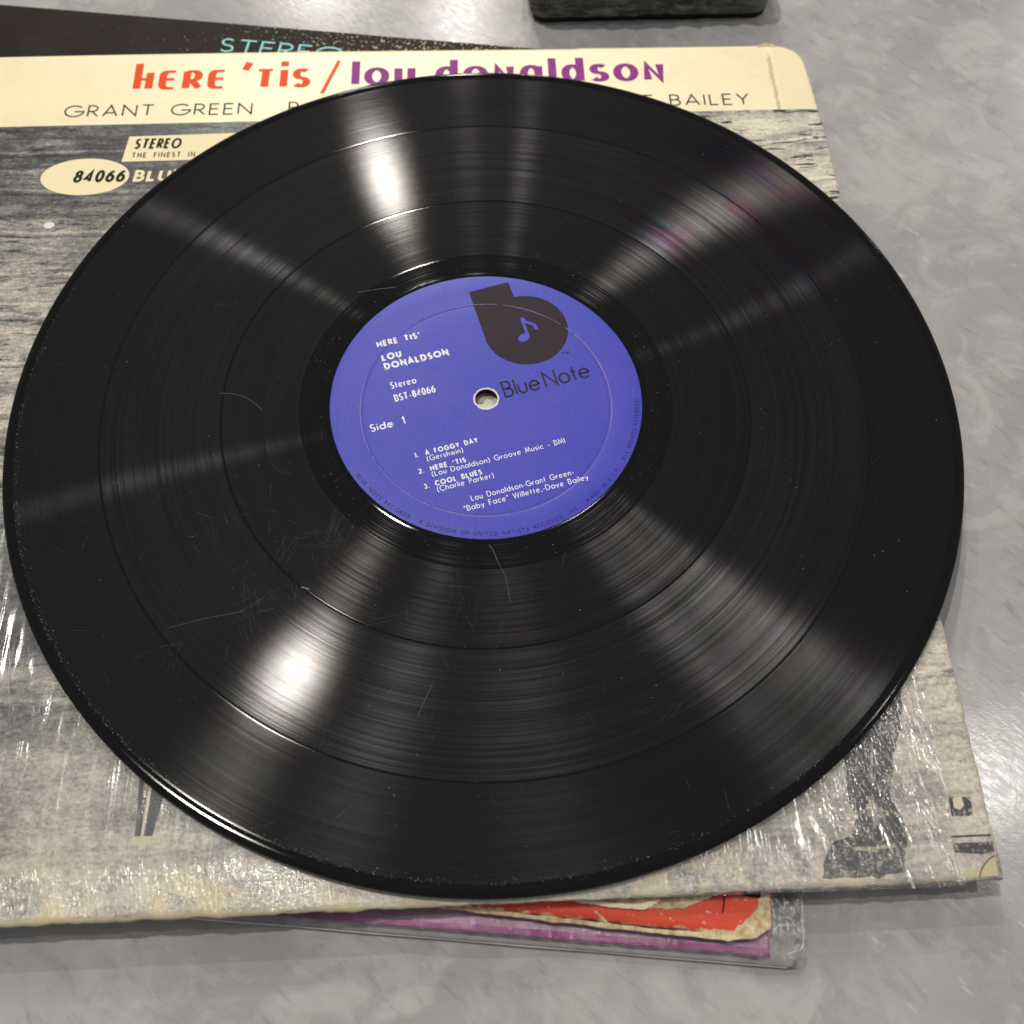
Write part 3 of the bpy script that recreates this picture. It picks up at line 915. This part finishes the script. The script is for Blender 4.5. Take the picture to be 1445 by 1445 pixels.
# printed picture: foot of a stand at lower left, seated figure's dark clothing at lower right
flat("printed_leg", [(89.6, 33.5), (97.6, 33.5), (96.2, 26), (95.0, 17.6), (90.2, 17.6), (90.3, 24)], M_greyp, sleeve, szp(.03))
flat("printed_leg_stripe", [(92.4, 33.5), (93.4, 33.5), (92.7, 17.8), (91.9, 17.8)], M_pale, sleeve, szp(.06))
flat("printed_foot", [(90.0, 17.8), (95.0, 17.8), (94.7, 15.8), (93.4, 15.4), (92.8, 14.2), (91.9, 14.2), (91.6, 15.5), (90.0, 15.8)], M_pale, sleeve, szp(.065))
FIG = [(299.5, 52), (288.7, 52), (281, 44), (279.5, 34), (280.1, 28.6), (278.7, 21.1), (281.2, 17.4), (277.8, 12.5), (273.2, 10.2), (270.4, 6.9), (268.7, 1.7), (279, 1.2), (290.3, 2.6),
       (292.9, 11.0), (293.4, 13.5), (291.6, 18.5), (290.5, 22.6), (292.1, 27), (294.1, 34.0), (297.0, 39.7), (298.6, 46)]
F2 = []
for i in range(len(FIG)):
    p, q = FIG[i], FIG[(i + 1) % len(FIG)]
    for k in range(5):
        t = k / 5
        X, Y = p[0] * (1 - t) + q[0] * t, p[1] * (1 - t) + q[1] * t
        F2.append((X + .8 * n3(X * .45, Y * .45, 1) + .35 * n3(X * 1.3, Y * 1.3, 1), Y + .8 * n3(X * .45, Y * .45, 9) + .35 * n3(X * 1.3, Y * 1.3, 9)))
flat("printed_figure", F2, M_fig2, sleeve, szp(.03))
flat("printed_box", [(306.2, 21.3), (312.2, 21.1), (311.6, 16.2), (305.8, 16.2)], M_fig2, sleeve, szp(.03))
flat("printed_box_face", [(307.2, 21.0), (309.6, 21.3), (309.9, 19.0), (308.5, 17.8), (307.0, 18.4)], M_pale, sleeve, szp(.06))
flat("printed_strip", [(304.6, 9.4), (315.2, 9.5), (315.0, 7.0), (312.0, 6.4), (304.5, 7.0)], M_fig2, sleeve, szp(.03))
flat("printed_line", [(304.6, 11.3), (315.2, 11.4), (315.2, 10.9), (304.6, 10.8)], M_fig, sleeve, szp(.03))
hx, hy = -SO[0], -SO[1]                  # pale print seen through the spindle hole
hx, hy = hx * math.cos(R(SA)) + hy * math.sin(R(SA)), -hx * math.sin(R(SA)) + hy * math.cos(R(SA))
flat("printed_light", [(hx - 5, hy - 4), (hx + 5, hy - 4), (hx + 5, hy + 3.2), (hx + 1.6, hy + 1.2), (hx + .2, hy + 1.8), (hx - 1.2, hy - .4), (hx - 2.4, hy - .2), (hx - 5, hy - 2)], M_tornw, sleeve, szp(.03))
# white paint chip and specks on the picture
chip = []
for k in range(14):
    a = 2 * math.pi * k / 14
    rr = 1.5 + .5 * n3(k * .9, 2, 2)
    chip.append((32 + 1.3 * rr * math.cos(a), 229 + rr * math.sin(a)))
flat("paper_chip", chip, M_tornw, sleeve, szp(.06))

# shrink film still clinging to the lower part of the cover
def to_world(x, y):
    c, s = math.cos(R(SA)), math.sin(R(SA))
    return SO[0] + x * c - y * s, SO[1] + x * s + y * c
def ridge(a, b, p):
    return (1 - abs(n3(a, b, p))) ** 6
def film_z(x, y):
    wx, wy = to_world(x, y)
    free = min(1.0, max(0.0, (math.hypot(wx, wy) - 152.5) / 6.0))
    foot = max(0.0, 1 - max(0.0, y + 3) / 17.0)
    h = .05
    h += .30 * foot * ridge(x * .55 + .1 * y, y * .05, 1.0) * (.45 + .55 * (n3(x * .02, 8, 8) + .5))
    h += .16 * ridge(x * .23, y * .035 + x * .02, 4.0)
    right = min(1.0, max(0.0, (x - 255) / 20.0))
    # folds fanning to the lower right
    d = (x - 284) * .80 + (y - 45) * .34
    h += right * .55 * ridge(d * .21, (x + y) * .02, 6.0)
    h += right * .45 * ridge(x * .34 + y * .03, y * .03, 12.0)
    left = min(1.0, max(0.0, (84 - x) / 14.0)) * min(1.0, max(0.0, (y - 55) / 15))
    h += left * .5 * ridge(x * .28, y * .03, 15.0)
    h = h * (.25 + .75 * free)
    cap = .40 + 1.2 * free
    return sz(x, y) + .10 + min(h, cap)
film_sheet("shrink_film", 2, 305.5, -1.5, 118, .8, film_z, M_film, sleeve)
vs, fs = [], []
FANS = ([(290.5, 23.7), (293.2, 15.4)], [(294.3, 23.2), (296.7, 11.3)], [(298.4, 26.1), (300.7, 9.0)], [(302.2, 26.0), (303.4, 7.5)], [(293.2, 12.8), (294.4, 9.2)],
        [(305.0, 44.3), (305.3, 33.6), (305.3, 26.6), (305.4, 7.4)], [(288.8, 38.4), (285.6, 25.0)], [(290.2, 38.8), (286.6, 24.2), (282.9, 8.1)],
        [(293.9, 32.8), (287.9, 20.0), (285.3, 13.1)], [(283.4, 33.1), (282.7, 29.2)], [(281.6, 27.4), (280.1, 15.4)], [(302.1, 41.6), (302.6, 34.8)],
        [(289.4, 14.4), (291.1, 11.8)], [(292.9, 24.0), (295.2, 15.0)], [(288.8, 38.0), (285.2, 20.9)], [(283.7, 33.9), (282.3, 29.2)], [(265.8, 20.3), (267.0, 13.4)],
        [(262.6, 18.7), (262.8, 16.4)], [(254.5, 12.1), (255.6, 7.7)], [(275.2, 27.0), (275.1, 19.4)], [(271.8, 24.2), (271.5, 19.0)], [(256.3, 4.3), (256.2, 1.6)],
        [(269.0, 21.0), (270.2, 14.0)], [(277.6, 29.0), (277.2, 24.0)], [(296.2, 24.5), (298.6, 13.0)], [(300.4, 24.0), (302.0, 10.0)], [(287.2, 33.0), (289.6, 28.0)],
        [(45.1, 85.0), (48.3, 69.8), (49.7, 61.4), (52.2, 49.2)], [(43.0, 80.0), (45.0, 68.0)])
for j, pth in enumerate(FANS):
    fold(pth, .42, .22, lambda x, y: film_z(x, y) + .02, vs, fs, j * 2.3)
rf_ = random.Random(21)
for _ in range(230):                     # puckers along the hem and small crumples at the right
    if rf_.random() < .68:
        x, y = rf_.uniform(62, 300), -3.0 * (1 - 1) + abs(rf_.gauss(0, 2.4)) + .4
        if n3(x * .03, 2, 2) < -.18: continue
        y -= 2.6 * (1 - x / 316)
        pth = [(x, y), (x + rf_.uniform(-.5, .8), y + rf_.uniform(.6, 3.2))]
    else:
        x, y = rf_.uniform(264, 304), rf_.uniform(2, 44)
        wx, wy = to_world(x, y)
        if math.hypot(wx, wy) < 153: continue
        a = rf_.uniform(60, 125)
        L = rf_.uniform(.5, 1.8)
        pth = [(x, y), (x + L * math.cos(R(a)), y + L * math.sin(R(a)))]
    fold(pth, rf_.uniform(.25, .45), rf_.uniform(.12, .28), lambda x, y: film_z(x, y) + .02, vs, fs, x)
mesh("film_creases", vs, fs, M_crease, sleeve, smooth=True, kind="stuff")
# stained, creased corner at the lower right and pale scuffs on the dark figure
def ragged(pts, k=5, j=.3, seed=0.0):
    out = []
    for i in range(len(pts)):
        p, q = pts[i], pts[(i + 1) % len(pts)]
        for m_ in range(k):
            t = m_ / k
            X, Y = p[0] * (1 - t) + q[0] * t, p[1] * (1 - t) + q[1] * t
            out.append((X + j * n3(X * .9, Y * .9, seed), Y + j * n3(X * .9, Y * .9, seed + 9)))
    return out
flat("corner_stain", ragged([(303, .9), (314.6, .9), (314.8, 5.5), (313.2, 6.0), (311.2, 3.6), (308.5, 2.6)], 5, .35, 2), M_stain, sleeve, szp(.07))
vs, fs = [], []
ribbon([(309.6, .8), (310.4, 2.4), (311.6, 3.9), (313.2, 5.2), (314.8, 5.9)], .16, 1, vs, fs, lambda X, Y, z: (X, Y, sz(X, Y) + .11), 0)
mesh("corner_crease", vs, fs, M_greyp, sleeve)
flat("pale_scuff", ragged([(285.0, 22.5), (286.3, 19.5), (289.5, 18.2), (288.0, 15.5), (286.4, 16.5), (285.0, 13.6), (284.6, 17.0), (282.0, 18.6), (284.2, 19.6)], 5, 1.2, 3), M_scuff, sleeve, szp(.06))
flat("pale_scuff", ragged([(277.5, 9.4), (283, 9.0), (289.6, 9.9), (289.4, 9.0), (283, 8.0), (278, 8.4)], 5, .5, 5), M_scuff, sleeve, szp(.06))
# frayed bit of paper at the rubbed back corner
vs, fs = [], []
for i in range(15):
    t = i / 14
    x = 297 + 7 * t
    vs += [(x, 315.6 + .4 * math.sin(t * 3), SZ + .1), (x, 316.6 + .8 * math.sin(t * math.pi) + .5 * n3(x, 1, 1), SZ + .5 * math.sin(t * math.pi))]
for i in range(14):
    fs.append((2 * i, 2 * i + 1, 2 * i + 3, 2 * i + 2))
mesh("frayed_corner", vs, fs, M_torn, sleeve, smooth=True)

# ------------------------------------------------------------------ the record
rec = empty("vinyl_record", (0, 0, -2.1), 0, "large scratched black vinyl record with blue paper label, lying on the cover", "record")
rec.location = (0, 0, 0)
prof = [(3.65, -2.0), (3.65, -.10), (3.8, .0), (50.1, .0), (50.35, .10), (50.9, .11), (51.3, .02), (58.9, .0), (59.3, -.05), (146.9, -.05), (147.5, .02), (148.0, .13), (148.5, .25), (149.0, .30), (149.5, .28), (150.0, .17), (150.45, -.08), (150.75, -.5),
        (150.8, -.95), (150.5, -1.5), (149.8, -1.95), (148.6, -2.1), (140, -2.05), (3.65, -2.0)]
prof_g = [prof[0]]                       # guard loops keep flat bands flat under smooth shading
for p_, q_ in zip(prof, prof[1:]):
    L = math.hypot(q_[0] - p_[0], q_[1] - p_[1])
    if L > .5:
        for d in (.06, L - .06):
            prof_g.append((p_[0] + (q_[0] - p_[0]) * d / L, p_[1] + (q_[1] - p_[1]) * d / L))
    prof_g.append(q_)
vs, fs = lathe(prof_g, 512)
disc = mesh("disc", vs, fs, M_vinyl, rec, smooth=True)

LR = R(17.6)
# label: paper ring with slightly ragged edge and a pressed circle
vs, fs = [], []
seg = 360
rings = [3.95, 8, 14, 22, 30, 38.7, 39.15, 39.5, 39.85, 40.3, 45, 49.3, 49.85]
PC = (-.6, -2.2)
def lab_z(x, y):
    d = math.hypot(x - PC[0], y - PC[1])
    return .09 - .10 * math.exp(-((d - 39.5) / .22) ** 2) + .06 * math.exp(-((d - 40.15) / .35) ** 2)
for i in range(seg):
    a = 2 * math.pi * i / seg
    for k, r0 in enumerate(rings):
        f = min(1.0, max(0.0, 1 - abs(r0 - 39.5) / 8.0))
        x, y = r0 * math.cos(a) + PC[0] * f, r0 * math.sin(a) + PC[1] * f
        if k == len(rings) - 1:
            j = .05 * n3(a * 40, 1, 1) + .04 * n3(a * 110, 2, 1)
            x, y = x * (1 + j / 50), y * (1 + j / 50)
        vs.append((x, y, .012 if k == len(rings) - 1 else lab_z(x, y)))
nr = len(rings)
for i in range(seg):
    j = (i + 1) % seg
    for k in range(nr - 1):
        fs.append((i * nr + k, j * nr + k, j * nr + k + 1, i * nr + k + 1))
label = mesh("paper_label", vs, fs, M_label, rec, smooth=True, rz=LR)
def lz(d=.05):
    def f(x, y):
        r0 = math.hypot(x, y)
        k = min(1.0, max(0.0, 1 - abs(r0 - 39.5) / 8.0))
        return max(.09, lab_z(x, y)) + d
    return f
B1 = dict(weight=.50, gap=.14, space=.75)
text([("HERE TIS'", -28.8, 29.1, dict(B1, cap=2.5, width=14.6, weight=.58)),
      ("LOU", -28.5, 23.4, dict(B1, cap=2.7, width=6.6, weight=.66)),
      ("DONALDSON", -28.5, 19.8, dict(B1, cap=2.7, width=21.6, weight=.66))], "title_lettering", M_white, label, lz())
text([("Stereo", -28.3, 12.0, dict(cap=2.7, weight=.42, width=8.5, gap=.1)),
      ("BST-84066", -28.2, 6.9, dict(cap=2.8, weight=.46, width=13.5, gap=.1))], "number_lettering", M_white, label, lz())
text([("Side 1", -38.2, -2.0, dict(cap=2.9, weight=.46, width=11.3, gap=.13, space=.75))], "side_lettering", M_white, label, lz())
S1 = dict(cap=1.9, weight=.42, gap=.16, space=.8)
S2 = dict(cap=2.0, weight=.25, gap=.14, space=.6)
text([("1.", -27.2, -15.0, dict(S1, cap=1.8, weight=.34)), ("A FOGGY DAY", -23.8, -15.0, dict(S1, width=17.0)),
      ("(Gershwin)", -23.8, -17.2, dict(S2, width=11.6)),
      ("2.", -27.4, -20.8, dict(S1, cap=1.8, weight=.34)), ("HERE 'TIS", -23.7, -20.8, dict(S1, width=11.4)),
      ("(Lou Donaldson) Groove Music - BMI", -23.7, -22.9, dict(S2, width=43.0)),
      ("3.", -27.1, -26.4, dict(S1, cap=1.8, weight=.34)), ("COOL BLUES", -23.6, -26.3, dict(S1, width=14.9)),
      ("(Charlie Parker)", -23.5, -28.5, dict(S2, width=18.0)),
      ("Lou Donaldson-Grant Green-", -14.4, -34.4, dict(S2, width=32.8)),
      ("\"Baby Face\" Willette,-Dave Bailey", -17.4, -37.3, dict(S2, width=39.6))], "track_lettering", M_white, label, lz())
text([("Blue Note", 5.9, -1.5, dict(cap=6.4, weight=.62, gap=.075, space=.16, width=29.2, wide=1.0))], "brand_lettering", M_brown, label, lz(),
     rz=0)
text([("TM", 28.6, 9.3, dict(cap=1.1, weight=.2, gap=.2, width=2.6))], "trademark_lettering", M_brown, label, lz())
text([("BLUE NOTE RECORDS * A DIVISION OF UNITED ARTISTS RECORDS, INC. * MADE IN U.S.A. * ALL RIGHTS RESERVED", 0, 0,
       dict(cap=1.35, weight=.2, gap=.3, space=.75, width=48.6 * R(145), radius=48.8, angle=-161))], "rim_lettering", M_navy, label, lz())
# lower-case b emblem: stem tangent to a big bowl
bc, br_ = (20.2, 22.6), 14.0
emb = [(6.2, 43.0), (20.2, 43.4), (20.3, 36.6)]
emb += [(bc[0] + br_ * math.cos(R(t)), bc[1] + br_ * math.sin(R(t))) for t in range(88, -181, -6)]
flat("emblem", emb, M_brown, label, lambda x, y: .165)
NT = []
NT += [(18.6 + 2.05 * math.cos(R(t)) , 19.6 + 1.55 * math.sin(R(t)) + .25 * math.cos(R(t))) for t in range(0, 360, 15)]
flat("note_head", NT, M_note, label, lambda x, y: .19)
vs, fs = [], []
idf = lambda px_, py_, z_: (px_, py_, .18 + z_)
ribbon([(20.1, 19.6), (20.1, 27.6)], .48, 1, vs, fs, idf, .02)
ribbon([(20.4, 27.2), (20.9, 25.6), (22.6, 24.4), (23.6, 23.2), (23.5, 21.6)], .55, 1, vs, fs, idf, .03)
mesh("note_stem", vs, fs, M_note, label)
# highlight on the pressed ring, painted as a broken lilac line
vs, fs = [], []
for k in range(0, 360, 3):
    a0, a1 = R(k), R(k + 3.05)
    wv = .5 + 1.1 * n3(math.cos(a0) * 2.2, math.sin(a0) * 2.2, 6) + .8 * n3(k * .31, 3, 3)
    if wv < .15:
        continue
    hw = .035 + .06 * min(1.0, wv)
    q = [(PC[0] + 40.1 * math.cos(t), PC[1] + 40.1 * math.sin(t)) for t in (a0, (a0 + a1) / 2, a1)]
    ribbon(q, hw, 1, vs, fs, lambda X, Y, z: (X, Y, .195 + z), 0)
mesh("ring_glint", vs, fs, M_glint, label)
# torn white paper round the spindle hole
vs, fs = [], []
for i in range(72):
    a = 2 * math.pi * i / 72
    r1 = 4.15 + .28 * n3(math.cos(a) * 3, math.sin(a) * 3, 3) + .18 * n3(math.cos(a) * 9, math.sin(a) * 9, 5)
    vs += [(3.6 * math.cos(a), 3.6 * math.sin(a), .02), (3.8 * math.cos(a), 3.8 * math.sin(a), .16), (r1 * math.cos(a), r1 * math.sin(a), .13)]
for i in range(72):
    j = (i + 1) % 72
    for k in range(2):
        fs.append((i * 3 + k, j * 3 + k, j * 3 + k + 1, i * 3 + k + 1))
mesh("torn_hole_edge", vs, fs, M_tornw, label, smooth=True)

# scratches: hairlines cut in the vinyl
def surf(x, y):
    r = math.hypot(x, y)
    z = 0.0
    for (r0, z0), (r1, z1) in zip(prof[2:24], prof[3:25]):
        if r0 <= r <= r1:
            z = z0 + (z1 - z0) * (r - r0) / max(1e-6, r1 - r0)
    return z
vs, fs = [], []
def scratch(pts, wdt):
    pts = [pts[0]] + [p for a, p in zip(pts, pts[1:])]
    fine = []
    for a, b in zip(pts, pts[1:]):
        L = math.hypot(b[0] - a[0], b[1] - a[1])
        k = max(2, int(L / 1.2))
        fine += [(a[0] + (b[0] - a[0]) * i / k, a[1] + (b[1] - a[1]) * i / k) for i in range(k)]
    fine.append(pts[-1])
    fine = [p for p in fine if 51.5 < math.hypot(*p) < 149.5]
    if len(fine) > 2:
        ribbon(fine, wdt / 2, 1, vs, fs, lambda X, Y, z: (X, Y, surf(X, Y) + .012 + z), 0)
scratch([(-85.4, 0.2), (-81, .2), (-77.3, -1.0), (-74, -3), (-71.0, -5.7)], .11)
scratch([(4.8, -56.5), (3.6, -53.5), (2.3, -51.6)], .2)
scratch([(4.8, -56.5), (7.5, -62), (9, -70)], .10)
scratch([(-31.7, 44.6), (-38, 43.5), (-44.7, 42.1)], .16)
scratch([(-51.9, -66.3), (-49.5, -66.9)], .5)
scratch([(-63.8, -99.7), (-55, -104), (-44, -107)], .10)
scratch([(-87.8, -79.5), (-78, -76.5), (-67.3, -74.1)], .07)
scratch([(-12.3, -94.7), (-14, -99), (-15.7, -103.8)], .12)
rs = random.Random(11)
def hair(x, y, d, L, b, wd):
    pts = [(x + L * t * math.cos(R(d)) + b * L * t * t * math.sin(R(d)), y + L * t * math.sin(R(d)) - b * L * t * t * math.cos(R(d))) for t in (0, .33, .66, 1)]
    scratch(pts, wd)
for _ in range(110):                     # lone hairlines
    a, r0 = R(rs.uniform(-180, 180) if rs.random() < .4 else rs.uniform(-165, -60)), rs.uniform(62, 146)
    hair(r0 * math.cos(a), r0 * math.sin(a), rs.uniform(0, 180), rs.uniform(1, 6), rs.uniform(-.08, .08), rs.choice((.025, .03, .04)))
for _ in range(34):                      # scuffs: bundles of near-parallel hairlines
    a, r0 = R(rs.triangular(-172, -50, -130)), rs.uniform(66, 138)
    cx, cy = r0 * math.cos(a), r0 * math.sin(a)
    d0, L0 = rs.choice((rs.uniform(5, 50), rs.uniform(65, 115))), rs.uniform(3, 11)
    for _k in range(rs.randint(4, 9)):
        hair(cx + rs.gauss(0, 2.2), cy + rs.gauss(0, 2.2), d0 + rs.gauss(0, 5), L0 * rs.uniform(.3, 1.1), rs.uniform(-.05, .05), rs.choice((.014, .017, .02, .028)))
mesh("scratches", vs, fs, M_scr, disc, kind="stuff")
# dust: flecks lying on the vinyl, thickest along the raised rim
vs, fs = [], []
def fleck(x, y, s):
    b = len(vs)
    z = surf(x, y) + .02
    a0 = rs.uniform(0, 6.28)
    n = 5
    e = rs.uniform(.35, 1)
    for k in range(n):
        a = a0 + 2 * math.pi * k / n
        u, v_ = s * math.cos(a), s * e * math.sin(a)
        vs.append((x + u * math.cos(a0) - v_ * math.sin(a0), y + u * math.sin(a0) + v_ * math.cos(a0), z + .01 * rs.random()))
    vs.append((x, y, z + s * .5))
    for k in range(n):
        fs.append((b + k, b + (k + 1) % n, b + n))
for _ in range(420):
    a = R(rs.uniform(-180, 180))
    r0 = math.sqrt(rs.uniform(52 ** 2, 146 ** 2))
    fleck(r0 * math.cos(a), r0 * math.sin(a), rs.choice((.04, .05, .06, .08, .11)))
for _ in range(120):
    a = R(rs.uniform(-180, 180))
    r0 = rs.uniform(51, 59)
    fleck(r0 * math.cos(a), r0 * math.sin(a), rs.choice((.05, .07, .10)))
for _ in range(750):
    a = R(rs.triangular(-215, -35, -140))
    r0 = 147.2 - abs(rs.gauss(0, .9)) + .4
    fleck(r0 * math.cos(a), r0 * math.sin(a), rs.choice((.04, .05, .07, .10)))
mesh("dust", vs, fs, M_dust, disc, kind="stuff")

# ------------------------------------------------------------------ dark rough block at the back
BLK_ROT = 3.6
block = empty("stone_block", (60.4, 199.4 + 32.0, ZT), R(BLK_ROT), "dark grey rough textured block with rounded corners at the back", "block")
def rrect(w, h, r, n=10, sub=26):
    pts = []
    for cx, cy, a0 in ((w / 2 - r, h / 2 - r, 0), (-w / 2 + r, h / 2 - r, 90), (-w / 2 + r, -h / 2 + r, 180), (w / 2 - r, -h / 2 + r, 270)):
        pts += [(cx + r * math.cos(R(a0 + 90 * k / n)), cy + r * math.sin(R(a0 + 90 * k / n))) for k in range(n + 1)]
    out = []
    for i in range(len(pts)):
        p, q = pts[i], pts[(i + 1) % len(pts)]
        L = math.hypot(q[0] - p[0], q[1] - p[1])
        k = max(1, int(L / 1.3))
        out += [(p[0] + (q[0] - p[0]) * j / k, p[1] + (q[1] - p[1]) * j / k) for j in range(k)]
    return out
def loft(name, levels, mat, parent, rough=0.0):
    """levels: (width, depth, radius, z)"""
    vs, fs = [], []
    base = rrect(*levels[0][:3])
    n = len(base)
    for (w_, h_, r_, z_) in levels:
        sx, sy = w_ / levels[0][0], h_ / levels[0][1]
        for (x, y) in base:
            X, Y = x * sx, y * sy
            if rough:
                L = math.hypot(X, Y)
                d = rough * (n3(X * .16, Y * .16, z_ * .3) + .6 * n3(X * .4, Y * .4, z_ * .8))
                X, Y = X + X / L * d, Y + Y / L * d
                vs.append((X, Y, z_ + .5 * d))
            else:
                vs.append((X, Y, z_))
    for k in range(len(levels) - 1):
        for i in range(n):
            j = (i + 1) % n
            fs.append((k * n + i, k * n + j, (k + 1) * n + j, (k + 1) * n + i))
    fs.append(tuple(range(n - 1, -1, -1)))
    fs.append(tuple((len(levels) - 1) * n + i for i in range(n)))
    return mesh(name, vs, fs, mat, parent, smooth=True)
loft("base", [(97.5, 66, 6, 0.0), (98.0, 66.5, 6, .4), (98.0, 66.5, 6, 2.2), (97, 65.5, 6, 2.5)], M_base, block, .9)
lv = [(98.6, 67, 6, 2.6)] + [(98.8 - .02 * k, 67.2 - .02 * k, 6, 3.0 + k * 1.1) for k in range(17)]
lv += [(97.6, 66.2, 6, 22.4), (95.5, 64.4, 6, 23.1), (92, 61, 6, 23.4), (70, 45, 6, 23.5), (40, 25, 6, 23.5)]
loft("rough_body", lv, mat_rock(), block, 1.9)
